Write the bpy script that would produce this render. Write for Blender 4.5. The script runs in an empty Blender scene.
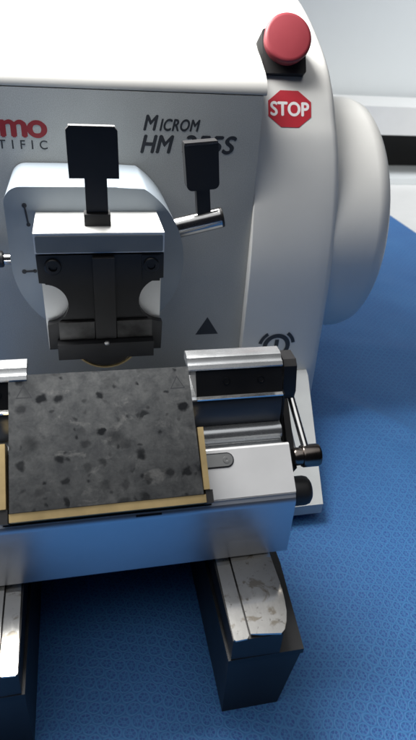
import bpy, bmesh, math, random
import numpy as np
from mathutils import Vector, Matrix

S = 0.01                                   # everything below is written in centimetres
random.seed(7)
scene = bpy.context.scene
COL = scene.collection
R = math.radians

# ------------------------------------------------------------------ materials
class NT:
    def __init__(self, name):
        self.m = bpy.data.materials.new(name)
        self.m.use_nodes = True
        self.t = self.m.node_tree
        self.t.nodes.clear()
        self.out = self.n('ShaderNodeOutputMaterial')
        self.b = self.n('ShaderNodeBsdfPrincipled')
        self.l(self.b.outputs[0], self.out.inputs[0])
    def n(self, kind, **kw):
        nd = self.t.nodes.new(kind)
        for k, v in kw.items():
            setattr(nd, k, v)
        return nd
    def l(self, a, b):
        self.t.links.new(a, b)
    def math(self, op, a, b=None, c=None, clamp=False):
        nd = self.n('ShaderNodeMath', operation=op, use_clamp=clamp)
        for i, v in enumerate((a, b, c)):
            if v is None:
                continue
            if isinstance(v, (int, float)):
                nd.inputs[i].default_value = v
            else:
                self.l(v, nd.inputs[i])
        return nd.outputs[0]
    def coords(self, scale=(100, 100, 100), rot=(0, 0, 0)):
        g = self.n('ShaderNodeNewGeometry')     # world position, metres -> cm
        mp = self.n('ShaderNodeMapping')
        mp.inputs['Scale'].default_value = scale
        mp.inputs['Rotation'].default_value = rot
        self.l(g.outputs['Position'], mp.inputs['Vector'])
        return mp.outputs[0]
    def noise(self, vec, scale, detail=4, rough=.55, dist=0):
        nd = self.n('ShaderNodeTexNoise')
        nd.inputs['Scale'].default_value = scale
        nd.inputs['Detail'].default_value = detail
        nd.inputs['Roughness'].default_value = rough
        nd.inputs['Distortion'].default_value = dist
        self.l(vec, nd.inputs['Vector'])
        return nd.outputs['Fac']
    def ramp(self, fac, stops, interp='LINEAR'):
        nd = self.n('ShaderNodeValToRGB')
        nd.color_ramp.interpolation = interp
        el = nd.color_ramp.elements
        while len(el) > 1:
            el.remove(el[-1])
        for i, (p, c) in enumerate(stops):
            e = el[0] if i == 0 else el.new(p)
            e.position = p
            e.color = (c, c, c, 1) if isinstance(c, (int, float)) else (*c, 1)
        self.l(fac, nd.inputs[0])
        return nd.outputs[0]
    def mix(self, fac, a, b, blend='MIX'):
        nd = self.n('ShaderNodeMix', data_type='RGBA', blend_type=blend)
        for i, v in ((0, fac), (6, a), (7, b)):
            if isinstance(v, (int, float)):
                nd.inputs[i].default_value = v if i == 0 else (v, v, v, 1)
            elif isinstance(v, tuple):
                nd.inputs[i].default_value = (*v, 1)
            else:
                self.l(v, nd.inputs[i])
        return nd.outputs[2]
    def set(self, key, v):
        i = self.b.inputs[key]
        if isinstance(v, (int, float)):
            i.default_value = v
        elif isinstance(v, tuple):
            i.default_value = (*v, 1)
        else:
            self.l(v, i)
    def bump(self, h, strength=.2, dist=.0002):
        nd = self.n('ShaderNodeBump')
        nd.inputs['Strength'].default_value = strength
        nd.inputs['Distance'].default_value = dist
        self.l(h, nd.inputs['Height'])
        self.l(nd.outputs[0], self.b.inputs['Normal'])

def paint(name, col, rough=.4, speck=.0, bump=.1, metallic=0.0, grime=.06, bscale=14):
    t = NT(name)
    v = t.coords()
    big = t.noise(v, .35, 4)
    fine = t.noise(v, bscale, 3, .6)
    dark = tuple(c * (1 - grime * 2) for c in col)
    c = t.mix(t.ramp(big, [(.3, 0.), (.7, 1.)]), dark, col)
    if speck:
        sp = t.ramp(fine, [(.38, 1 - speck), (.62, 1 + speck * .4)])
        c = t.mix(1.0, c, sp, 'MULTIPLY')
    t.set('Base Color', c)
    t.set('Roughness', t.math('ADD', t.math('MULTIPLY', big, .16), rough - .08))
    t.set('Metallic', metallic)
    t.bump(fine, bump)
    return t.m

def brushed(name, col, rough=.35, streak=(1.2, 60, 60), grime=.25, stain=None, metallic=1.0):
    t = NT(name)
    v = t.coords()
    vs = t.coords(tuple(100 * a for a in streak))
    st = t.noise(vs, 1.0, 3, .6)
    big = t.noise(v, .5, 5, .6)
    c = t.mix(t.ramp(big, [(.3, 0.), (.7, 1.)]), tuple(a * (1 - grime) for a in col), col)
    if stain:
        k = t.ramp(t.noise(v, 1.1, 4, .6, .6), [(.56, 0.), (.63, .75)])
        c = t.mix(k, c, stain)
        k2 = t.ramp(t.noise(v, 4.5, 3, .6), [(.62, 0.), (.7, .6)])
        c = t.mix(k2, c, tuple(a * .4 for a in stain))
    t.set('Base Color', c)
    t.set('Metallic', metallic)
    r = t.math('ADD', t.math('MULTIPLY', st, .16), rough - .08)
    r = t.math('ADD', r, t.math('MULTIPLY', t.math('SUBTRACT', big, .5), .15))
    t.set('Roughness', r)
    t.bump(st, .06, .0001)
    return t.m

M = {}
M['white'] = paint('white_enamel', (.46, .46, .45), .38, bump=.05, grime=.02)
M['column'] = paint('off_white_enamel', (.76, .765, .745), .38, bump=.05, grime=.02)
M['grey_panel'] = paint('grey_textured_paint', (.45, .465, .46), .5, speck=.22, bump=.35, grime=.04, bscale=22)
M['head'] = paint('pale_grey_enamel', (.30, .35, .40), .36, bump=.05, grime=.04)
M['base'] = paint('pale_grey_base_paint', (.62, .65, .66), .45, bump=.06, grime=.05)
M['alu'] = brushed('satin_aluminium', (.88, .89, .90), .36, (1.0, 45, 45), .06, metallic=.35)
M['alumetal'] = brushed('bright_drawn_aluminium', (.56, .58, .60), .26, (1.0, 45, 45), .1, metallic=.75)
M['alufront'] = brushed('aluminium_front_shaded', (.60, .62, .66), .34, (.6, 14, 14), .06, metallic=.85)
M['bedshade'] = paint('bed_shade', (.07, .078, .09), .38, bump=.05, metallic=.4)
M['stripgrey'] = paint('dark_grey_anodised', (.22, .24, .25), .4, bump=.05, metallic=.3)
M['clampalu'] = brushed('pale_aluminium', (.86, .87, .86), .48, (1, 30, 30), .08, metallic=.6)
M['chrome'] = brushed('polished_steel', (.78, .78, .77), .16, (2, 30, 30), .12)
M['chromedark'] = brushed('dark_polished_steel', (.55, .55, .55), .2, (2, 30, 30), .3)
M['pin'] = brushed('grey_steel', (.42, .43, .43), .4, (2, 20, 20), .2)
M['bronze'] = brushed('burnished_dark_steel', (.24, .21, .19), .22, (40, 2, 2), .5)
M['cap'] = brushed('worn_polished_steel', (.74, .73, .70), .13, (30, 1.5, 30), .15, stain=(.34, .29, .22))
M['worn'] = brushed('worn_dark_steel', (.16, .16, .16), .5, (8, 8, 8), .7)
M['brass'] = brushed('brass', (.66, .50, .25), .36, (2, 40, 40), .3, metallic=.75)
M['black'] = paint('black_anodised', (.020, .020, .022), .42, bump=.08, grime=.2)
M['blackblue'] = paint('black_anodised_plate', (.022, .023, .026), .36, bump=.05, grime=.2, metallic=.3)
M['blackplastic'] = paint('black_plastic', (.025, .025, .026), .5, bump=.1)
M['red'] = paint('red_plastic', (.26, .034, .046), .42, bump=.06, grime=.06)
M['stopred'] = paint('red_vinyl', (.50, .028, .045), .45, bump=.02, grime=.04)
M['stopwhite'] = paint('white_vinyl', (.85, .84, .84), .45, bump=.02, grime=.01)
M['inkred'] = paint('red_print', (.26, .016, .024), .5, bump=.02)
M['inkdark'] = paint('dark_print', (.030, .033, .04), .5, bump=.02)
M['rubber'] = paint('black_rubber', (.015, .015, .015), .8)
M['wall'] = paint('grey_wall_paint', (.74, .77, .78), .92, bump=.0, grime=.005)
M['bench'] = paint('white_laminate', (.80, .80, .79), .4, bump=.02, grime=.02)
M['recess_shade'] = paint('recess_shadow_black', (.015, .015, .015), .8)

def make_plate_material():
    t = NT('stained_oxidised_steel')
    g = t.n('ShaderNodeNewGeometry')
    mp = t.n('ShaderNodeMapping', vector_type='POINT'); mp.inputs['Scale'].default_value = (100, 100, 100)
    t.l(g.outputs['Position'], mp.inputs['Vector'])
    sep0 = t.n('ShaderNodeSeparateXYZ'); t.l(mp.outputs[0], sep0.inputs[0])
    along = t.math('ADD', t.math('MULTIPLY', sep0.outputs[1], math.cos(R(41))), t.math('MULTIPLY', sep0.outputs[2], math.sin(R(41))))
    cmb = t.n('ShaderNodeCombineXYZ'); t.l(sep0.outputs[0], cmb.inputs[0]); t.l(along, cmb.inputs[1])
    v = cmb.outputs[0]
    big = t.noise(v, .28, 5, .6)
    mid = t.noise(v, 1.6, 6, .7, .4)
    fine = t.noise(v, 9, 5, .7)
    base = t.mix(t.ramp(big, [(.3, 0.), (.7, 1.)]), (.10, .105, .11), (.20, .205, .205))
    base = t.mix(t.ramp(mid, [(.35, .7), (.62, 0.)]), base, (.07, .074, .08))
    # pale worn smears
    pale = t.ramp(t.noise(t.coords((100, 160, 100)), .7, 6, .7, .5), [(.58, 0.), (.70, .5)])
    base = t.mix(pale, base, (.34, .34, .33))
    # dried drops: distorted voronoi spots of two sizes
    nz = t.n('ShaderNodeTexNoise'); nz.inputs['Scale'].default_value = 2.2; nz.inputs['Detail'].default_value = 3
    t.l(v, nz.inputs['Vector'])
    off = t.n('ShaderNodeVectorMath', operation='SCALE'); off.inputs['Scale'].default_value = .5
    t.l(nz.outputs['Color'], off.inputs[0])
    vv = t.n('ShaderNodeVectorMath', operation='ADD')
    t.l(v, vv.inputs[0]); t.l(off.outputs[0], vv.inputs[1])
    for sc, lo, hi, thr, amt in ((1.1, .15, .29, .50, .9), (2.1, .10, .28, .80, .7), (.55, .06, .27, .55, .5)):
        vo = t.n('ShaderNodeTexVoronoi', voronoi_dimensions='2D'); vo.inputs['Scale'].default_value = sc
        t.l(vv.outputs[0], vo.inputs['Vector'])
        d = t.ramp(vo.outputs['Distance'], [(lo, 1.), (hi, 0.)])
        sep = t.n('ShaderNodeSeparateColor'); t.l(vo.outputs['Color'], sep.inputs[0])
        on = t.math('GREATER_THAN', sep.outputs[0], thr)
        k = t.math('MULTIPLY', t.math('MULTIPLY', d, on), t.math('ADD', .2, t.math('MULTIPLY', sep.outputs[1], amt)))
        base = t.mix(k, base, (.022, .024, .027))
    sp = t.ramp(fine, [(.3, .9), (.7, 1.06)])
    base = t.mix(1., base, sp, 'MULTIPLY')
    # fine scratches
    scr = t.ramp(t.noise(t.coords((900, 60, 60), (0, 0, .5)), 1., 2, .5), [(.74, 0.), (.80, .25)])
    base = t.mix(scr, base, (.4, .4, .4))
    t.set('Base Color', base)
    t.set('Metallic', .92)
    t.set('Roughness', t.math('ADD', .22, t.math('MULTIPLY', mid, .2)))
    t.bump(fine, .12)
    return t.m
M['plate'] = make_plate_material()

def make_cloth_material():
    t = NT('embossed_blue_cloth')
    g = t.n('ShaderNodeNewGeometry')
    def warp(scale, amp, src):
        nz = t.n('ShaderNodeTexNoise'); nz.inputs['Scale'].default_value = scale; nz.inputs['Detail'].default_value = 1
        t.l(g.outputs['Position'], nz.inputs['Vector'])
        off = t.n('ShaderNodeVectorMath', operation='SCALE'); off.inputs['Scale'].default_value = amp
        t.l(nz.outputs['Color'], off.inputs[0])
        p = t.n('ShaderNodeVectorMath', operation='ADD')
        t.l(src, p.inputs[0]); t.l(off.outputs[0], p.inputs[1])
        return p.outputs[0]
    pos = warp(95, .0034, warp(30, .008, g.outputs['Position']))
    rt = t.n('ShaderNodeMapping'); rt.inputs['Rotation'].default_value = (0, 0, R(17)); rt.inputs['Scale'].default_value = (100 / .62,) * 3
    t.l(pos, rt.inputs[0])
    sx = t.n('ShaderNodeSeparateXYZ'); t.l(rt.outputs[0], sx.inputs[0])
    X, Y = sx.outputs[0], sx.outputs[1]
    q3 = math.sqrt(3)
    def cell(ox, oy):
        ax = t.math('SUBTRACT', t.math('FLOORED_MODULO', t.math('ADD', X, ox), 1.0), .5)
        ay = t.math('SUBTRACT', t.math('FLOORED_MODULO', t.math('ADD', Y, oy), q3), q3 / 2)
        return ax, ay, t.math('ADD', t.math('MULTIPLY', ax, ax), t.math('MULTIPLY', ay, ay))
    ax, ay, da = cell(0, 0)
    bx, by, db = cell(.5, q3 / 2)
    sel = t.math('LESS_THAN', da, db)
    def pick(a, b):
        return t.math('ADD', t.math('MULTIPLY', a, sel), t.math('MULTIPLY', b, t.math('SUBTRACT', 1, sel)))
    r = t.math('SQRT', pick(da, db))
    th = t.math('ARCTAN2', pick(ay, by), pick(ax, bx))
    pet = t.math('MULTIPLY_ADD', t.math('COSINE', t.math('MULTIPLY', th, 6)), .5, .5)
    def band(x, c, w, s):   # soft band around c
        return t.math('SUBTRACT', 1., t.math('DIVIDE', t.math('SUBTRACT', t.math('ABSOLUTE', t.math('SUBTRACT', x, c)), w), s), clamp=True)
    ring = band(r, .42, .02, .06)
    petal = t.math('MULTIPLY', band(r, .255, .07, .06), t.ramp(pet, [(.08, .2), (.45, 1.)]))
    dot = t.math('SUBTRACT', 1., t.math('DIVIDE', t.math('SUBTRACT', r, .02), .07), clamp=True)
    corner = t.math('MULTIPLY', t.math('SUBTRACT', r, .49), 18., clamp=True)
    dark = t.math('MAXIMUM', t.math('MAXIMUM', petal, t.math('MULTIPLY', dot, .45)), t.math('MULTIPLY', corner, .9))
    wv = t.noise(t.coords(), 6, 4, .7)
    irr = t.ramp(wv, [(.35, .25), (.6, 1.)])
    dark = t.math('MULTIPLY', dark, irr)
    big = t.noise(t.coords(), .12, 3)
    col = t.mix(t.ramp(big, [(.3, 0.), (.7, 1.)]), (.035, .162, .41), (.046, .198, .465))
    col = t.mix(t.math('MULTIPLY', ring, .06), col, (.058, .24, .55))
    col = t.mix(t.math('MULTIPLY', dark, .88), col, (.019, .062, .29))
    t.set('Base Color', col)
    t.set('Roughness', .62)
    t.set('Sheen Weight', .03)
    h = t.math('SUBTRACT', t.math('MULTIPLY', ring, .6), dark)
    t.bump(t.math('ADD', h, t.math('MULTIPLY', wv, .6)), .5, .0003)
    return t.m
M['cloth'] = make_cloth_material()

# ------------------------------------------------------------------ mesh helpers
def finish(name, bm, mat, parent=None, angle=32, bevel=0, seg=2):
    if bevel:
        sharp = [e for e in bm.edges if len(e.link_faces) == 2 and e.calc_face_angle(0) > R(28)]
        bmesh.ops.bevel(bm, geom=sharp, offset=bevel, segments=seg, profile=.5, affect='EDGES', clamp_overlap=True)
    bmesh.ops.recalc_face_normals(bm, faces=bm.faces)
    bmesh.ops.scale(bm, vec=(S, S, S), verts=bm.verts)
    me = bpy.data.meshes.new(name)
    bm.to_mesh(me); bm.free()
    me.polygons.foreach_set('use_smooth', [True] * len(me.polygons))
    me.set_sharp_from_angle(angle=R(angle))
    me.materials.append(mat)
    o = bpy.data.objects.new(name, me)
    COL.objects.link(o)
    if len(me.polygons) < 8000:
        wn = o.modifiers.new('weighted_normals', 'WEIGHTED_NORMAL')
        wn.mode = 'FACE_AREA'; wn.weight = 80; wn.keep_sharp = True
    if parent:
        o.parent = parent
        if parent.type == 'EMPTY':
            o.matrix_parent_inverse = Matrix.Translation(-parent.location)
    return o

def thing(name, label, cat, loc):
    o = bpy.data.objects.new(name, None)
    COL.objects.link(o)
    o.location = Vector(loc) * S
    o.empty_display_size = .02
    o['label'] = label; o['category'] = cat
    return o

def poly_prism(pts, origin, u, v, w, depth):
    """closed outline pts in the (u,v) frame at origin, pushed depth along w"""
    bm = bmesh.new()
    o, u, v, w = Vector(origin), Vector(u), Vector(v), Vector(w)
    a = [bm.verts.new(o + u * x + v * y) for x, y in pts]
    b = [bm.verts.new(o + u * x + v * y + w * depth) for x, y in pts]
    n = len(pts)
    bm.faces.new(a); bm.faces.new(b[::-1])
    for i in range(n):
        bm.faces.new((a[i], b[i], b[(i + 1) % n], a[(i + 1) % n]))
    return bm

UX, UY, UZ = (1, 0, 0), (0, 1, 0), (0, 0, 1)
def box(x0, x1, y0, y1, z0, z1):
    return poly_prism([(x0, z0), (x1, z0), (x1, z1), (x0, z1)], (0, y0, 0), UX, UZ, UY, y1 - y0)

def prism_x(prof, x0, x1):      # (y,z) profile swept along X
    return poly_prism(prof, (x0, 0, 0), UY, UZ, UX, x1 - x0)

def lathe(prof, origin, axis, seg=48):
    """profile (distance along axis, radius)"""
    bm = bmesh.new()
    ax = Vector(axis).normalized()
    u = ax.orthogonal().normalized(); v = ax.cross(u)
    o = Vector(origin)
    rings = []
    for d, r in prof:
        if r < 1e-5:
            rings.append([bm.verts.new(o + ax * d)])
        else:
            rings.append([bm.verts.new(o + ax * d + (u * math.cos(a) + v * math.sin(a)) * r) for a in (2 * math.pi * k / seg for k in range(seg))])
    for p, q in zip(rings, rings[1:]):
        for k in range(seg):
            k2 = (k + 1) % seg
            if len(p) == 1 and len(q) == 1: continue
            if len(p) == 1: bm.faces.new((p[0], q[k], q[k2]))
            elif len(q) == 1: bm.faces.new((p[k], p[k2], q[0]))
            else: bm.faces.new((p[k], q[k], q[k2], p[k2]))
    return bm

def rod(p0, p1, r, b=.06, seg=32):
    d = (Vector(p1) - Vector(p0)); L = d.length
    return lathe([(0, 0), (0, r - b), (b * .3, r - b * .3), (b, r), (L - b, r), (L - b * .3, r - b * .3), (L, r - b), (L, 0)], p0, d, seg)

def arc(cx, cy, r, a0, a1, n):
    return [(cx + r * math.cos(R(a0 + (a1 - a0) * i / n)), cy + r * math.sin(R(a0 + (a1 - a0) * i / n))) for i in range(n + 1)]

def rrect(x0, x1, y0, y1, r, n=5):
    return arc(x1 - r, y1 - r, r, 0, 90, n) + arc(x0 + r, y1 - r, r, 90, 180, n) + arc(x0 + r, y0 + r, r, 180, 270, n) + arc(x1 - r, y0 + r, r, 270, 360, n)

def join(*bms):
    out = bmesh.new()
    for b in bms:
        me = bpy.data.meshes.new('t'); b.to_mesh(me); b.free()
        out.from_mesh(me); bpy.data.meshes.remove(me)
    return out

def text_pts(s, bold=.0, shear=0., spacing=1., depth=.0):
    """a flat filled text mesh, as bmesh in unit letter space (x right, y up)"""
    cu = bpy.data.curves.new('t', 'FONT')
    cu.body = s; cu.shear = shear; cu.space_character = spacing
    cu.resolution_u = 6; cu.fill_mode = 'FRONT' if False else cu.fill_mode
    o = bpy.data.objects.new('t', cu); COL.objects.link(o)
    dg = bpy.context.evaluated_depsgraph_get(); dg.update()
    me = bpy.data.meshes.new_from_object(o.evaluated_get(dg))
    bm = bmesh.new(); bm.from_mesh(me)
    bpy.data.meshes.remove(me); bpy.data.objects.remove(o); bpy.data.curves.remove(cu)
    bmesh.ops.remove_doubles(bm, verts=bm.verts, dist=1e-5)
    if bold:        # heavier strokes: the same outlines again, shifted a little, each on its own level
        cps = [bm]
        for k, (dx, dy) in enumerate(((bold, 0), (-bold, 0), (0, bold * .8), (0, -bold * .8))):
            c = bm.copy()
            for v in c.verts:
                v.co += Vector((dx + v.co.y * 0, dy, .0012 * (k + 1)))
            cps.append(c)
        bm = join(*cps)
    return bm

def fit(bm, x0, x1, y0, y1):
    xs = [v.co.x for v in bm.verts]; ys = [v.co.y for v in bm.verts]
    ax, bx, ay, by = min(xs), max(xs), min(ys), max(ys)
    for v in bm.verts:
        v.co.x = x0 + (v.co.x - ax) / (bx - ax) * (x1 - x0)
        v.co.y = y0 + (v.co.y - ay) / (by - ay) * (y1 - y0)
    return bm

def print_on_panel(bm, y=-.004):
    for v in bm.verts:
        v.co = Vector((v.co.x, y - v.co.z, v.co.y))
    ret = bmesh.ops.extrude_face_region(bm, geom=list(bm.faces))
    for v in [g for g in ret['geom'] if isinstance(g, bmesh.types.BMVert)]:
        v.co.y -= .002
    return bm

# ------------------------------------------------------------------ setting
def struct(o):
    o['kind'] = 'structure'; return o

struct(finish('wall', box(-160, 220, 96, 100, -70, 160), M['wall']))
struct(finish('bench_top', box(-112, 190, -76, 95.5, -4, -.25), M['bench'], bevel=.2))

def cloth_bm():
    bm = bmesh.new()
    nx, ny = 260, 250
    x0, x1, y0, y1 = -110, 54.6, -74, 80
    def h(x, y):
        v = .14 * math.sin(x * .21 + y * .13) * math.sin(y * .17 - x * .05 + 1)
        v += .05 * math.sin(x * .9 + .6 * y) * math.sin(.35 * y - .2 * x)
        # fold creases running away from the machine
        for (ax, ay, bx, by, hh, w) in ((21, 4, 34, -14, .42, 1.0), (24, 13, 48, 4, .3, 1.6), (18, -28, 30, -20, .2, 1.4), (27, -2, 50, -6, .22, .9)):
            dx, dy = bx - ax, by - ay; L = math.hypot(dx, dy)
            s = ((x - ax) * dx + (y - ay) * dy) / L; d = ((x - ax) * dy - (y - ay) * dx) / L
            f = math.exp(-(d / w) ** 2) / (1 + math.exp(-(s - 2) * .8)) / (1 + math.exp((s - L) * .5))
            v += hh * f
        # lies flat under the machine
        inside = max(abs(x - 2) - 15, abs(y + 2) - 22, 0)
        k = min(1, inside / 6)
        v = v * k * max(0, min(1, (x1 - x) / 8)) * max(0, min(1, (y1 - 24 - y) / 20))
        edge = min(x1 - x, 3) / 3
        return max(-.15, v) * 1.0 - .02 * (1 - edge)
    vs = [[bm.verts.new((x0 + (x1 - x0) * i / nx, y0 + (y1 - y0) * j / ny, h(x0 + (x1 - x0) * i / nx, y0 + (y1 - y0) * j / ny))) for i in range(nx + 1)] for j in range(ny + 1)]
    for j in range(ny):
        for i in range(nx):
            bm.faces.new((vs[j][i], vs[j][i + 1], vs[j + 1][i + 1], vs[j + 1][i]))
    return bm
cl = finish('bench_cloth', cloth_bm(), M['cloth'], angle=80)
cl['label'] = 'blue cloth embossed with small rosettes, spread under the machine'
cl['category'] = 'cloth'

shelf = thing('bench_cabinet', 'low white cabinet with a shadowed open recess against the grey wall', 'cabinet', (80, 84, -.2))
finish('top_panel', box(-60, 180, 78, 94, 9.8, 15.1), M['bench'], shelf, bevel=.25)
finish('plinth', box(-60, 180, 78.1, 94, -.2, 1.1), M['wall'], shelf, bevel=.15)
finish('recess', box(-60, 180, 90, 93, 1.12, 9.78), M['recess_shade'], shelf)  # black board standing for the shadow inside the cabinet
finish('side_panel', box(-62.5, -60.05, 78, 94, -.2, 15.1), M['bench'], shelf, bevel=.2)
finish('side_panel', box(180.05, 182.5, 78, 94, -.2, 15.1), M['bench'], shelf, bevel=.2)

# ------------------------------------------------------------------ the microtome
mt = thing('microtome', 'white and grey rotary microtome with red stop button and handwheel', 'microtome', (3, 4, 0))

housing = finish('housing', box(-9.6, 11.55, 0, 24, 1.0, 25.45), M['grey_panel'], mt, bevel=.25, seg=3)

cover_prof = [(.10, 25.47), (.01, 25.53), (-.01, 25.68), (.06, 25.95), (.3, 26.3), (.85, 26.7), (2.2, 27.4), (5, 28.6), (8, 29.8), (11.75, 31.15), (15, 31.8), (20, 32.1), (26, 32), (26, 25.47)]
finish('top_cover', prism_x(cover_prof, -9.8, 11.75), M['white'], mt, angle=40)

# right hand column: front profile, tilted up above and undercut below to shape its shading, swept to the right with a rounded edge
PZ = np.array([.8, 4, 6.5, 11, 14, 16, 18, 20, 21.9, 23.6, 26.3, 28.7, 30.8, 31.9])
PY = np.array([-.45, -.48, -.52, -.68, -.64, -.46, -.14, .28, .80, 1.42, 3.05, 6.8, 11.75, 16.5])
def prof_y(z):
    # smooth monotone (Hermite) interpolation
    i = int(np.clip(np.searchsorted(PZ, z) - 1, 0, len(PZ) - 2))
    h = PZ[i + 1] - PZ[i]; t = min(max((z - PZ[i]) / h, 0), 1)
    def sl(k):
        if k <= 0: return (PY[1] - PY[0]) / (PZ[1] - PZ[0])
        if k >= len(PZ) - 1: return (PY[-1] - PY[-2]) / (PZ[-1] - PZ[-2])
        return (PY[k + 1] - PY[k - 1]) / (PZ[k + 1] - PZ[k - 1])
    return ((1 + 2 * t) * (1 - t) ** 2) * PY[i] + (t * (1 - t) ** 2) * h * sl(i) + (t * t * (3 - 2 * t)) * PY[i + 1] + (t * t * (t - 1)) * h * sl(i + 1)
def sstep(t):
    t = min(max(t, 0), 1); return t * t * (3 - 2 * t)
def col_y(x, z):
    return prof_y(z)

def column_bm():
    bm = bmesh.new()
    zs = list(np.linspace(.8, 20, 26)) + list(np.linspace(20.6, 31.85, 34))
    xs = [11.565, 11.58, 11.615, 11.665, 12.5, 13.7, 15, 16, 16.6, 16.85, 17.02, 17.13, 17.2]
    rows = []
    for z in zs:
        row = []
        for x in xs:
            y = col_y(x, z)
            d = max(0, x - 16.6)
            xr = x + float(np.interp(z, [5, 11, 14, 17.6, 20, 21.9, 23.6, 26], [1.10, .92, .88, .80, .68, .52, .26, 0])) * max(0, min(1, (x - 14.5) / 2))
            y += .6 - math.sqrt(max(.36 - d * d, 0)) if d > 0 else 0
            e = max(0, 11.665 - x)
            y += .10 - math.sqrt(max(.01 - e * e, 0)) if e > 0 else 0
            row.append(bm.verts.new((xr, y, z)))
        xr0 = row[-1].co.x
        for yb in (18.0, 25.0):
            row.append(bm.verts.new((xr0, max(yb, row[-1].co.y + .5), z)))
        row.append(bm.verts.new((11.565, 25.0, z)))
        rows.append(row)
    for a, b in zip(rows, rows[1:]):
        n = len(a)
        for i in range(n):
            bm.faces.new((a[i], a[(i + 1) % n], b[(i + 1) % n], b[i]))
    bm.faces.new(rows[0][::-1]); bm.faces.new(rows[-1])
    return bm
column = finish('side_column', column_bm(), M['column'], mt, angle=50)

def on_column(bm, cx, cz, lift, slope, thick=.012):
    """lay a flat (x,y) drawing on the column front round (cx, cz)"""
    for v in bm.verts:
        z = cz + v.co.y * slope; x = cx + v.co.x
        v.co = Vector((x, col_y(x, z) - (lift + v.co.z) * slope, z + lift * (1 - slope)))
    ret = bmesh.ops.extrude_face_region(bm, geom=list(bm.faces))
    for v in [g for g in ret['geom'] if isinstance(g, bmesh.types.BMVert)]:
        v.co.y -= thick
    return bm
def flat_poly(pts, hole=None, rows=0):
    bm = bmesh.new()
    vs = [bm.verts.new((x, y, 0)) for x, y in pts]
    if hole:
        hs = [bm.verts.new((x, y, 0)) for x, y in hole]
        n = len(vs)
        for i in range(n):
            bm.faces.new((vs[i], vs[(i + 1) % n], hs[(i + 1) % n], hs[i]))
    else:
        bm.faces.new(vs)
    for k in range(rows):
        yy = min(p[1] for p in pts) + (k + 1) / (rows + 1) * (max(p[1] for p in pts) - min(p[1] for p in pts))
        bmesh.ops.bisect_plane(bm, geom=bm.verts[:] + bm.edges[:] + bm.faces[:], plane_co=(0, yy, 0), plane_no=(0, 1, 0))
    return bm

octo = lambda r: [(r * math.cos(R(22.5 + 45 * k)), r * math.sin(R(22.5 + 45 * k))) for k in range(8)]
SX, SZ, SL = 13.98, 24.52, .70
sign = finish('stop_sign', on_column(flat_poly(octo(1.62), rows=8), SX, SZ, .015, SL), M['stopred'], mt, angle=60)
stx = fit(text_pts('STOP', .035), -1.36, 1.36, -.60, .60)
for yy in np.linspace(-.4, .4, 6):
    bmesh.ops.bisect_plane(stx, geom=stx.verts[:] + stx.edges[:] + stx.faces[:], plane_co=(0, yy, 0), plane_no=(0, 1, 0))
finish('sign_lettering', on_column(stx, SX, SZ, .034, SL, .003), M['stopwhite'], sign, angle=60)

# lock emblem low on the column
ring_out = arc(0, 0, 1.12, -60, 240, 40); ring_in = arc(0, 0, .76, -60, 240, 40)
emb = bmesh.new()
a = [emb.verts.new((x, y, 0)) for x, y in ring_out]; b = [emb.verts.new((x, y, 0)) for x, y in ring_in]
for i in range(40):
    emb.faces.new((a[i], a[i + 1], b[i + 1], b[i]))
for x0, x1, y0, y1 in ((-.16, .16, .0, .60),):
    emb.faces.new([emb.verts.new((x, y, 0)) for x, y in ((x0, y0), (x1, y0), (x1, y1), (x0, y1))])
for sgn in (-1, 1):
    o1 = arc(0, 0, 1.52, 90 - sgn * 35, 90 - sgn * 78, 10); o2 = arc(0, 0, 1.24, 90 - sgn * 35, 90 - sgn * 78, 10)
    a = [emb.verts.new((x, y, 0)) for x, y in o1]; b = [emb.verts.new((x, y, 0)) for x, y in o2]
    for i in range(10):
        emb.faces.new((a[i], a[i + 1], b[i + 1], b[i]))
finish('lock_emblem', on_column(emb, 14.4, 7.75, .03, 1.0), M['inkdark'], mt)

# emergency stop
es_n = Vector((-.06, -.88, .47)).normalized()
es_o = Vector((13.7, col_y(13.7, 27.2) - .1, 27.45))
es_u = Vector((1, 0, 0)); es_u = (es_u - es_n * es_u.dot(es_n)).normalized(); es_v = es_n.cross(es_u)
stop = finish('stop_button_base', poly_prism(rrect(-1.45, 1.45, -1.45, 1.35, .2), es_o - es_n * 2.2, es_u, es_v, es_n, 3.0), M['blackplastic'], mt, bevel=.06)
finish('button_collar', lathe([(0, 0), (0, 1.15), (.5, 1.1), (.5, 0)], es_o + es_n * .75 + es_v * .2, es_n), M['blackplastic'], stop)
finish('button_cap', lathe([(0, 0), (0, 1.40), (.06, 1.47), (.55, 1.55), (.68, 1.53), (.76, 1.46), (.80, 1.3), (.82, .6), (.83, 0)], es_o + es_n * 1.1 + es_v * .35, es_n, 64), M['red'], stop, angle=50)

# handwheel
wheel = [(0, 0), (0, 9.44), (.05, 9.47), (3.9, 9.5), (4.25, 9.45), (4.75, 9.28), (5.05, 8.95), (5.2, 8.4), (5.2, 7.2), (4.5, 6.8), (4.1, 2.2), (5.2, 1.8), (5.4, 0)]
finish('handwheel', lathe(wheel, (17.2, 9.05, 15.0), UX, 96), M['column'], mt, angle=45)

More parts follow.
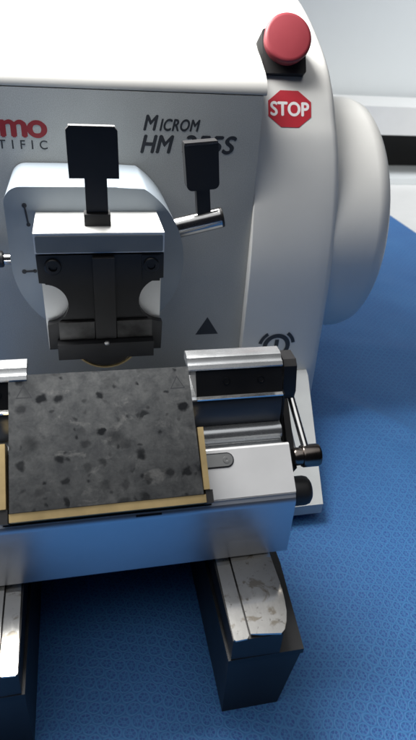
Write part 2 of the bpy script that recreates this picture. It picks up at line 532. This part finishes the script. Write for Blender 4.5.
# base with its sloping front apron
def apron_bm():
    bm = bmesh.new()
    P = [(10.0, -1.25, 5.3), (17.2, -1.25, 5.3), (15.15, -11.63, 1.55), (10.0, -11.63, 1.55), (10.0, -1.25, .7), (17.2, -1.25, .7), (15.15, -11.63, .72), (10.0, -11.63, .72), (17.4, 0, 5.35), (10.0, 0, 5.35), (17.4, 0, .7), (10.0, 0, .7)]
    v = [bm.verts.new(p) for p in P]
    for f in ((0, 1, 2, 3), (3, 2, 6, 7), (1, 5, 6, 2), (0, 3, 7, 4), (4, 7, 6, 5), (8, 1, 0, 9), (8, 10, 5, 1), (9, 0, 4, 11), (11, 4, 5, 10), (8, 9, 11, 10)):
        bm.faces.new([v[i] for i in f])
    return bm
finish('base_apron', apron_bm(), M['base'], mt, bevel=.14, seg=3)
for x, y in ((13.0, -9.8), (-7, -9.8), (14, 20), (-7, 20)):
    finish('rubber_foot', rod((x, y, -.02), (x, y, .9), .9), M['rubber'], mt)

finish('base_light_block', box(-7.0, 9.3, -13.2, -3.0, .3, 6.1), M['black'], mt, bevel=.15)  # dark block added under the holder to stop light leaking through

# support rails running out to the front
def rail(mx):
    sx = lambda x: x if mx > 0 else 1.95 - x
    def pb(pts, z0, z1):
        return poly_prism([(sx(x), y) for x, y in pts], (0, 0, z0), UX, UY, UZ, z1 - z0)
    bm = bmesh.new()
    def ring(z, xr):
        return [bm.verts.new((sx(x), y, z)) for x, y in ((5.52, -23.2), (xr, -23.2), (xr + .35, -18.2), (xr + .35, -11.2), (5.52, -11.2))]
    lo, hi = ring(0, 8.42), ring(4.1, 9.08)
    bm.faces.new(lo[::-1]); bm.faces.new(hi)
    for i in range(5):
        bm.faces.new((lo[i], lo[(i + 1) % 5], hi[(i + 1) % 5], hi[i]))
    r = finish('support_rail', bm, M['black'], mt, bevel=.1)
    finish('rail_flange', pb([(5.5, -23.24), (9.2, -23.22), (9.6, -18.2), (9.6, -11.2), (5.5, -11.2)], 4.11, 4.45), M['blackblue'], r, bevel=.08)
    finish('rail_step', pb([(5.62, -23.2), (7.98, -23.22), (8.42, -22.3), (8.5, -21), (8.5, -11.5), (5.7, -11.5)], 4.46, 5.9), M['black'], r, bevel=.05)
    finish('cap_strip', pb([(5.64, -23.18), (5.72, -23.27), (6.26, -23.24), (6.37, -23.1), (6.5, -14.5), (5.86, -14.5)], 5.91, 6.0), M['cap'], r, bevel=.02)
    cap = [(6.44, -23.1), (7.85, -23.28), (8.05, -23.12), (8.25, -22.75), (8.42, -22.25), (8.53, -21.6), (8.6, -20.8), (8.62, -14.5), (6.56, -14.5)]
    finish('rail_cap', pb(cap, 5.98, 6.10), M['cap'], r, bevel=.02)
rail(1); rail(-1)

# specimen head
hx, hz, hr = .93, 17.0, 4.95
outl = arc(hx, hz, hr, 180, 422, 64)
outl = [p for p in outl if p[1] <= 21.3]
outl += arc(1.9, 20.3, 1.0, 62, 90, 4)[2:] + arc(hx - hr + .95, 21.3 - .95, .95, 90, 180, 10)
head = finish('specimen_head', poly_prism(outl, (0, -5.5, 0), UX, UZ, UY, 5.45), M['head'], mt, bevel=.34, seg=4, angle=40)
# dark setting marks engraved on its face
for pts in ([(-2.96, 20.3), (-2.84, 19.25)], [(-3.35, 16.5), (-2.75, 16.52)]):
    (x0, z0), (x1, z1) = pts
    bmk = join(rod((x0, -5.53, z0), (x1, -5.53, z1), .05, .02, 10), lathe([(0, 0), (0, .13), (.05, .13), (.05, 0)], (x0, -5.48, z0), (0, -1, 0), 16), lathe([(0, 0), (0, .11), (.05, .11), (.05, 0)], (x1, -5.48, z1), (0, -1, 0), 16))
    finish('setting_mark', bmk, M['inkdark'], head)
lk = finish('side_knob', rod((-4.9, -1.6, 15.75), (-6.6, -1.6, 15.75), .52, .1), M['black'], mt)
finish('knob_collar', rod((-4.3, -1.6, 15.75), (-4.89, -1.6, 15.75), .36, .05), M['chrome'], lk)

# specimen clamp on the head
clamp = finish('specimen_clamp', poly_prism([(-2.15, 13.1), (4.05, 13.1), (4.12, 18.85), (-2.25, 18.85)], (0, -8.55, 0), UX, UZ, UY, 3.0), M['clampalu'], mt, bevel=.06)
finish('clamp_top', box(-2.4, 4.2, -9.0, -4.5, 18.88, 19.95), M['clampalu'], clamp, bevel=.16, seg=3)
finish('front_strip', poly_prism(rrect(-2.32, 4.12, 18.94, 19.80, .08), (0, -9.05, 0), UX, UZ, UY, .046), M['stripgrey'], clamp)
jaw = [(-1.62, 13.05), (4.1, 13.05)] + [(4.16, 14.75)] + arc(4.17, 16.1, 1.32, 270, 90, 20)[1:-1] + [(4.18, 17.44), (4.18, 18.8), (-2.36, 18.8), (-2.33, 17.3), (-2.02, 17.26)] + arc(-2.1, 16.03, 1.18, 86, -88, 20) + [(-2.1, 14.8), (-2.1, 13.3), (-1.62, 13.3)]
finish('jaw_plate', poly_prism(jaw, (0, -9.04, 0), UX, UZ, UY, .47), M['blackblue'], clamp, bevel=.03, seg=1)
for sx in (-1.55, 3.5):
    finish('screw', lathe([(0, 0), (0, .42), (.12, .42), (.16, .38), (.16, .22), (.03, .2), (.03, 0)], (sx, -9.04, 18.2), (0, -1, 0), 24), M['blackblue'], clamp)
finish('screw_block', box(3.02, 3.98, -9.10, -9.042, 17.3, 18.75), M['blackblue'], clamp, bevel=.03)
finish('slide', box(.45, 1.57, -9.32, -9.042, 13.98, 18.7), M['black'], clamp, bevel=.03)
for a, b in ((-1.5, .40), (1.62, 3.55)):
    finish('clamp_pad', box(a, b, -9.26, -9.042, 13.98, 15.05), M['worn'], clamp, bevel=.03)
lip = finish('clamp_lip', box(-1.63, 3.6, -9.75, -9.042, 13.0, 13.94), M['blackblue'], clamp, bevel=.05)
finish('lip_pin', lathe([(0, 0), (0, .15), (.03, .14), (.06, .08), (.065, 0)], (1.02, -9.70, 13.92), (0, -.5, 1), 20), M['pin'], lip)
disc = finish('clamp_disc', lathe([(0, 0), (0, 1.86), (1.2, 1.86), (1.2, 0)], (1.0, -8.9, 13.85), UY, 64), M['black'], clamp)
finish('disc_rim', lathe([(0, 1.865), (0, 1.95), (.08, 1.98), (1.0, 1.98), (1.0, 1.865), (0, 1.865)], (1.0, -9.02, 13.85), UY, 64), M['brass'], disc)

# upright clamping handle
hp = [(.30, 19.9), (1.42, 19.9), (1.40, 22.32), (2.02, 22.32), (1.98, 24.6), (1.84, 24.76), (-.34, 24.76), (-.50, 24.6), (-.47, 22.32), (.28, 22.32)]
hd = finish('clamp_handle', poly_prism(hp, (0, -7.75, 0), UX, UZ, UY, .42), M['black'], mt, bevel=.035)
finish('handle_socket', box(.16, 1.52, -7.95, -7.15, 19.88, 20.55), M['black'], hd, bevel=.06)
finish('handle_highlight', box(-.36, 1.86, -7.73, -7.35, 24.765, 24.80), M['chrome'], hd)  # bright strip standing for light caught along the top edge

# locking lever to the right of the head
axis_d = Vector((2.85, -.15, .72)).normalized()
p0 = Vector((5.0, -4.5, 18.52))
lv = finish('locking_lever', rod(p0, p0 + axis_d * 3.45, .60, .07), M['black'], mt)
finish('shaft_sleeve', rod(p0 + axis_d * .5, p0 + axis_d * 3.3, .615, .05), M['chromedark'], lv)
pv = Vector((-.10, .02, 1)).normalized(); pu = Vector((1, 0, .10)).normalized(); pw = Vector((0, 1, -.02))
po = Vector((7.15, -4.9, 19.4))
finish('lever_stem', poly_prism(rrect(-.40, .40, -.1, 1.8, .05), po, pu, pv, pw, .62), M['black'], lv, bevel=.05)
finish('lever_paddle', poly_prism([(-.93, 4.25), (-.97, 4.1)] + arc(-.62, 1.95, .33, 180, 270, 5) + arc(.62, 1.95, .33, 270, 360, 5) + [(.97, 4.1), (.93, 4.25)], po - pw * .12, pu, pv, pw, .85), M['black'], lv, bevel=.07)
finish('paddle_edge', poly_prism([(-.92, 4.10), (.92, 4.10), (.90, 4.2), (-.90, 4.2)], po - pw * .145, pu, pv, pw, .04), M['chrome'], lv)

# print on the grey front panel
bm = text_pts('thermo', .035, 0, .92)
xs = [v.co.x for v in bm.verts]; k = 1.92
for v in bm.verts:
    v.co.x = -1.66 + (v.co.x - max(xs)) * k * 1.12; v.co.y = 22.78 + v.co.y * k
finish('red_lettering', print_on_panel(bm), M['inkred'], housing)
bm = text_pts('SCIENTIFIC', .012, 0, 1.85)
xs = [v.co.x for v in bm.verts]; k = .72
for v in bm.verts:
    v.co.x = -1.72 + (v.co.x - max(xs)) * k; v.co.y = 22.08 + v.co.y * k
finish('dark_lettering', print_on_panel(bm), M['inkdark'], housing)
bm = join(fit(text_pts('M', .034, .28), 4.05, 5.0, 23.28, 24.2), fit(text_pts('ICROM', .034, .28, 1.05), 5.05, 7.62, 23.28, 24.0))
finish('dark_lettering', print_on_panel(bm), M['inkdark'], housing)
bm = join(fit(text_pts('HM', .034, .28), 3.86, 6.0, 21.95, 23.05), fit(text_pts('355S', .034, .28, 1.05), 6.5, 10.05, 21.95, 23.08))
finish('dark_lettering', print_on_panel(bm), M['inkdark'], housing)
finish('warning_triangle', print_on_panel(flat_poly([(8.0, 8.78), (9.78, 8.78), (8.87, 10.25)])), M['inkdark'], housing)

# ------------------------------------------------------------------ the knife holder
kh = thing('knife_holder', 'silver knife holder bridging two rails, with stained plate in brass edging', 'knife holder', (1.1, -17, 6.2))
EL = R(41)
A0 = Vector((0, -18.9, 10.07)); sv = Vector((0, math.cos(EL), math.sin(EL))); nv = Vector((0, -math.sin(EL), math.cos(EL)))
def sp(s, n):
    q = A0 + sv * s + nv * n
    return (q.y, q.z)
def slab(pts, n0, n1):       # (x, s) outline lying on the sloping face
    return poly_prism(pts, A0 + nv * n0, UX, sv, nv, n1 - n0)
def sbox(x0, x1, s0, s1, n0, n1):
    return slab([(x0, s0), (x1, s0), (x1, s1), (x0, s1)], n0, n1)
XL, XR = -7.4, 9.5
body = [(-18.78, 6.16), (-18.9, 6.28), (-18.9, 9.62), (-18.87, 9.8), (-18.8, 9.95), (-18.68, 10.10)]
body += [sp(.20, -.02), sp(.21, -.06), sp(.25, -.06), sp(.26, 0), sp(2.6, 0), sp(2.68, -.04), sp(2.72, -.12)]
body += [(-16.66, 11.36), (-16.62, 11.0), (-16.62, 6.16)]
bed = [(-16.60, 6.2), (-16.60, 11.5), (-16.5, 11.5), (-16.35, 11.44), (-16.12, 11.42)]
bed += arc(-15.72, 11.72, .46, 215, 80, 10)
bed += [(-15.52, 12.2), (-15.52, 12.75), (-15.44, 13.4), (-15.34, 13.70), (-15.2, 13.78), (-13.2, 13.78), (-12.4, 12.5), (-12.4, 6.2)]
finish('clamp_bed', prism_x(bed, XL + .03, XR - .12), M['alumetal'], kh, angle=24)
kb = finish('holder_body', prism_x(body, XL, XR), M['alu'], kh, angle=24)
kb.data.materials.append(M['alufront'])          # darker copy puts shade on the upright front face, the slope is satin
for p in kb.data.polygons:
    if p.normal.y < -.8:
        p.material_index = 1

finish('bed_shade_strip', prism_x([(-15.58, 12.26), (-15.60, 12.75), (-15.52, 13.4), (-15.40, 13.66), (-15.30, 13.66), (-15.42, 12.75), (-15.42, 12.26)], XL + .05, XR - .13), M['bedshade'], kh, bevel=.02)  # dark strip laid over the bed wall for its dark reflection

# clamping bars right and left of the plate
def bar(x0, x1):
    f0, f1 = Vector((0, -15.27, 13.8)), Vector((0, -14.62, 15.05))
    pf = [(-15.30, 13.80), (-14.66, 15.02), (-13.4, 15.02), (-13.4, 13.80)]
    b = finish('clamp_bar', prism_x(pf, x0 + .02, x1), M['black'], kh, bevel=.04)
    tp = [(-14.78, 15.03), (-14.80, 15.12), (-14.66, 15.26), (-14.5, 15.27), (-14.42, 15.33), (-14.3, 15.47), (-14.1, 15.52), (-13.6, 15.5), (-13.45, 15.36), (-13.42, 15.03)]
    finish('bar_rail', prism_x(tp, x0 - (.35 if x0 > 0 else 0), x1 + (.0 if x0 > 0 else .3)), M['alumetal'], b, bevel=.03, angle=30)
    d = (f1 - f0).normalized(); n = Vector((0, -d.z, d.y))
    for k in (.35, .75):
        c = f0 + d * .72 + Vector((x0 + (x1 - x0) * k, 0, 0))
        finish('bar_screw', lathe([(0, 0), (0, .2), (.05, .2), (.06, .15), (.02, .12), (.02, 0)], c, n, 18), M['blackblue'], b)
    finish('bar_ledge', prism_x([(-15.50, 13.73), (-15.50, 13.80), (-15.30, 13.84), (-15.24, 13.79)], x0 + .02, x1 - .02), M['chrome'], b)
bar(5.0, 9.42)
bar(-7.3, -3.15)

# the stained cover plate and its brass edging
pl = finish('cover_plate', slab([(-3.72, .52), (4.76, .52), (4.66, 6.62), (-3.66, 6.66)], .86, 1.02), M['plate'], kh, bevel=.025, seg=1)
for cx in (4.05, -3.0):
    t0, t1 = .36, .29
    tri = flat_poly([(cx - t0, 5.55), (cx + t0, 5.55), (cx, 6.2)], [(cx - t1, 5.6), (cx + t1, 5.6), (cx, 6.1)])
    for v in tri.verts:
        v.co = A0 + Vector((v.co.x, 0, 0)) + sv * v.co.y + nv * 1.024
    finish('engraved_triangle', tri, M['inkdark'], pl)
finish('brass_strip', sbox(-3.74, 4.86, .14, .50, .02, .98), M['brass'], kh, bevel=.03)
finish('brass_strip', sbox(4.80, 5.08, .72, 3.62, .02, .98), M['brass'], kh, bevel=.03)
finish('brass_strip', sbox(-4.14, -3.86, .72, 3.55, .02, .98), M['brass'], kh, bevel=.03)
finish('strip_seat', sbox(-4.14, 5.26, .03, 3.2, .004, .018), M['rubber'], kh)
for x in (4.87, -4.14):
    finish('strip_clip', sbox(x, x + .34, .10, .70, .02, .93), M['black'], kh, bevel=.03)
# slot with a pin to the right of the plate
slot = finish('slot_plate', slab(rrect(4.6, 6.60, 1.72, 2.46, .36, 8), .0035, .012), M['inkdark'], kh)
finish('slot_key', slab(rrect(4.6, 6.54, 1.80, 2.40, .29, 8), .013, .05), M['pin'], slot, bevel=.015)
finish('slot_pin', lathe([(0, 0), (0, .17), (.03, .16), (.03, .06), (.01, .05), (.01, 0)], A0 + Vector((6.22, 0, 0)) + sv * 2.1 + nv * .05, nv, 20), M['pin'], slot)
# a dark nick on the front edge
finish('nick', prism_x([(-18.906, 9.86), (-18.885, 9.90), (-18.82, 9.91), (-18.82, 9.86)], 1.7, 2.9), M['inkdark'], kb)

# lever, knobs and bracket on the right end
br = finish('lever_bracket', poly_prism([(-13.4, 12.9), (-14.3, 12.75), (-14.75, 13.0), (-14.85, 13.5), (-14.5, 14.8), (-14.2, 15.05), (-13.3, 15.05)], (9.64, 0, 0), UY, UZ, UX, .68), M['black'], kh, bevel=.22, seg=4)
finish('inner_link', poly_prism([(-14.3, 13.2), (-13.6, 12.2), (-15.2, 10.6), (-17.0, 9.9), (-17.35, 10.5), (-16.2, 11.6), (-14.9, 12.9)], (9.63, 0, 0), UY, UZ, UX, .34), M['black'], kh, bevel=.05)
finish('end_plate', poly_prism([(-13.3, 13.6), (-15.2, 13.6), (-15.4, 12.2), (-16.2, 11.0), (-17.6, 9.0), (-17.6, 7.6), (-13.3, 7.6)], (9.52, 0, 0), UY, UZ, UX, .10), M['black'], kh, bevel=.03)
lever = finish('clamping_lever', rod((10.18, -13.85, 13.35), (10.42, -16.9, 11.42), .19, .04), M['chrome'], kh)
finish('thin_rod', rod((9.95, -14.7, 12.3), (10.0, -16.9, 10.85), .11, .03), M['chrome'], lever)
kn = [(0, 0), (0, .40), (.1, .46), (.42, .46), (.44, .54), (.52, .58), (1.25, .58), (1.36, .55), (1.42, .46), (1.43, 0)]
finish('lever_knob', lathe(kn, (9.78, -17.05, 11.0), UX, 40), M['bronze'], lever, angle=40)
finish('lower_knob', lathe([(0, 0), (0, .7), (.08, .76), (.8, .76), (1.0, .7), (1.12, .55), (1.15, 0)], (9.64, -17.55, 9.1), UX, 40), M['blackplastic'], kh, angle=40)

# ------------------------------------------------------------------ light
w = bpy.data.worlds.new('World'); scene.world = w; w.use_nodes = True
nt = w.node_tree; nt.nodes.clear()
out = nt.nodes.new('ShaderNodeOutputWorld'); bg = nt.nodes.new('ShaderNodeBackground')
tc = nt.nodes.new('ShaderNodeTexCoord')
dt = nt.nodes.new('ShaderNodeVectorMath'); dt.operation = 'DOT_PRODUCT'; dt.inputs[1].default_value = Vector((-.16, .06, .98)).normalized()
cr = nt.nodes.new('ShaderNodeValToRGB')
cr.color_ramp.interpolation = 'EASE'       # a bright ceiling overhead, a dim room round the bench
e = cr.color_ramp.elements
e[0].position = .72; e[0].color = (.012, .013, .017, 1)
e[1].position = .88; e[1].color = (1.0, 1.0, 1.0, 1)
nt.links.new(tc.outputs['Generated'], dt.inputs[0]); nt.links.new(dt.outputs['Value'], cr.inputs[0])
nt.links.new(cr.outputs[0], bg.inputs[0]); nt.links.new(bg.outputs[0], out.inputs[0])
bg.inputs[1].default_value = .8

def area(name, loc, target, sx, sy, power, col=(1, 1, 1), spread=180):
    la = bpy.data.lights.new(name, 'AREA'); la.shape = 'RECTANGLE'; la.size = sx * S; la.size_y = sy * S
    la.energy = power; la.spread = R(spread); la.color = col
    o = bpy.data.objects.new(name, la); COL.objects.link(o)
    o.location = Vector(loc) * S
    if target:
        d = (Vector(target) - Vector(loc)).normalized()
        o.rotation_euler = d.to_track_quat('-Z', 'Y').to_euler()
    return o
area('overhead_light', (-12, 7.5, 47), None, 40, 25, 5.3, (1, .975, .935))      # added light, level and low so the fronts darken downwards
area('background_light', (105, 38, 85), (72, 78, 8), 50, 30, 1.7, (.95, .98, 1), 95)  # added area light to brighten the far cloth, cabinet and wall

# ------------------------------------------------------------------ camera
pitch, yaw, roll = R(32.05), R(13.6), R(-3.963)
cy, sy_, cp, spn = math.cos(yaw), math.sin(yaw), math.cos(pitch), math.sin(pitch)
F = Vector((sy_ * cp, cy * cp, -spn)); Rt = Vector((cy, -sy_, 0)); D = F.cross(Rt)
c_, s_ = math.cos(roll), math.sin(roll)
R2 = Rt * c_ + D * s_; D2 = D * c_ - Rt * s_
cam = bpy.data.cameras.new('camera'); co = bpy.data.objects.new('camera', cam); COL.objects.link(co)
mw = Matrix((R2, -D2, -F)).transposed().to_4x4(); mw.translation = Vector((0, -38, 30)) * S
co.matrix_world = mw
cam.sensor_fit = 'VERTICAL'; cam.sensor_height = 24; cam.lens = 24 * 580.4 / 740
cam.clip_start = .01; cam.clip_end = 50
cam.dof.use_dof = True; cam.dof.focus_distance = .335; cam.dof.aperture_fstop = 11
scene.camera = co
scene.view_settings.view_transform = 'Standard'; scene.view_settings.look = 'None'
scene.view_settings.exposure = .5; scene.view_settings.gamma = 1
scene.cycles.max_bounces = 8
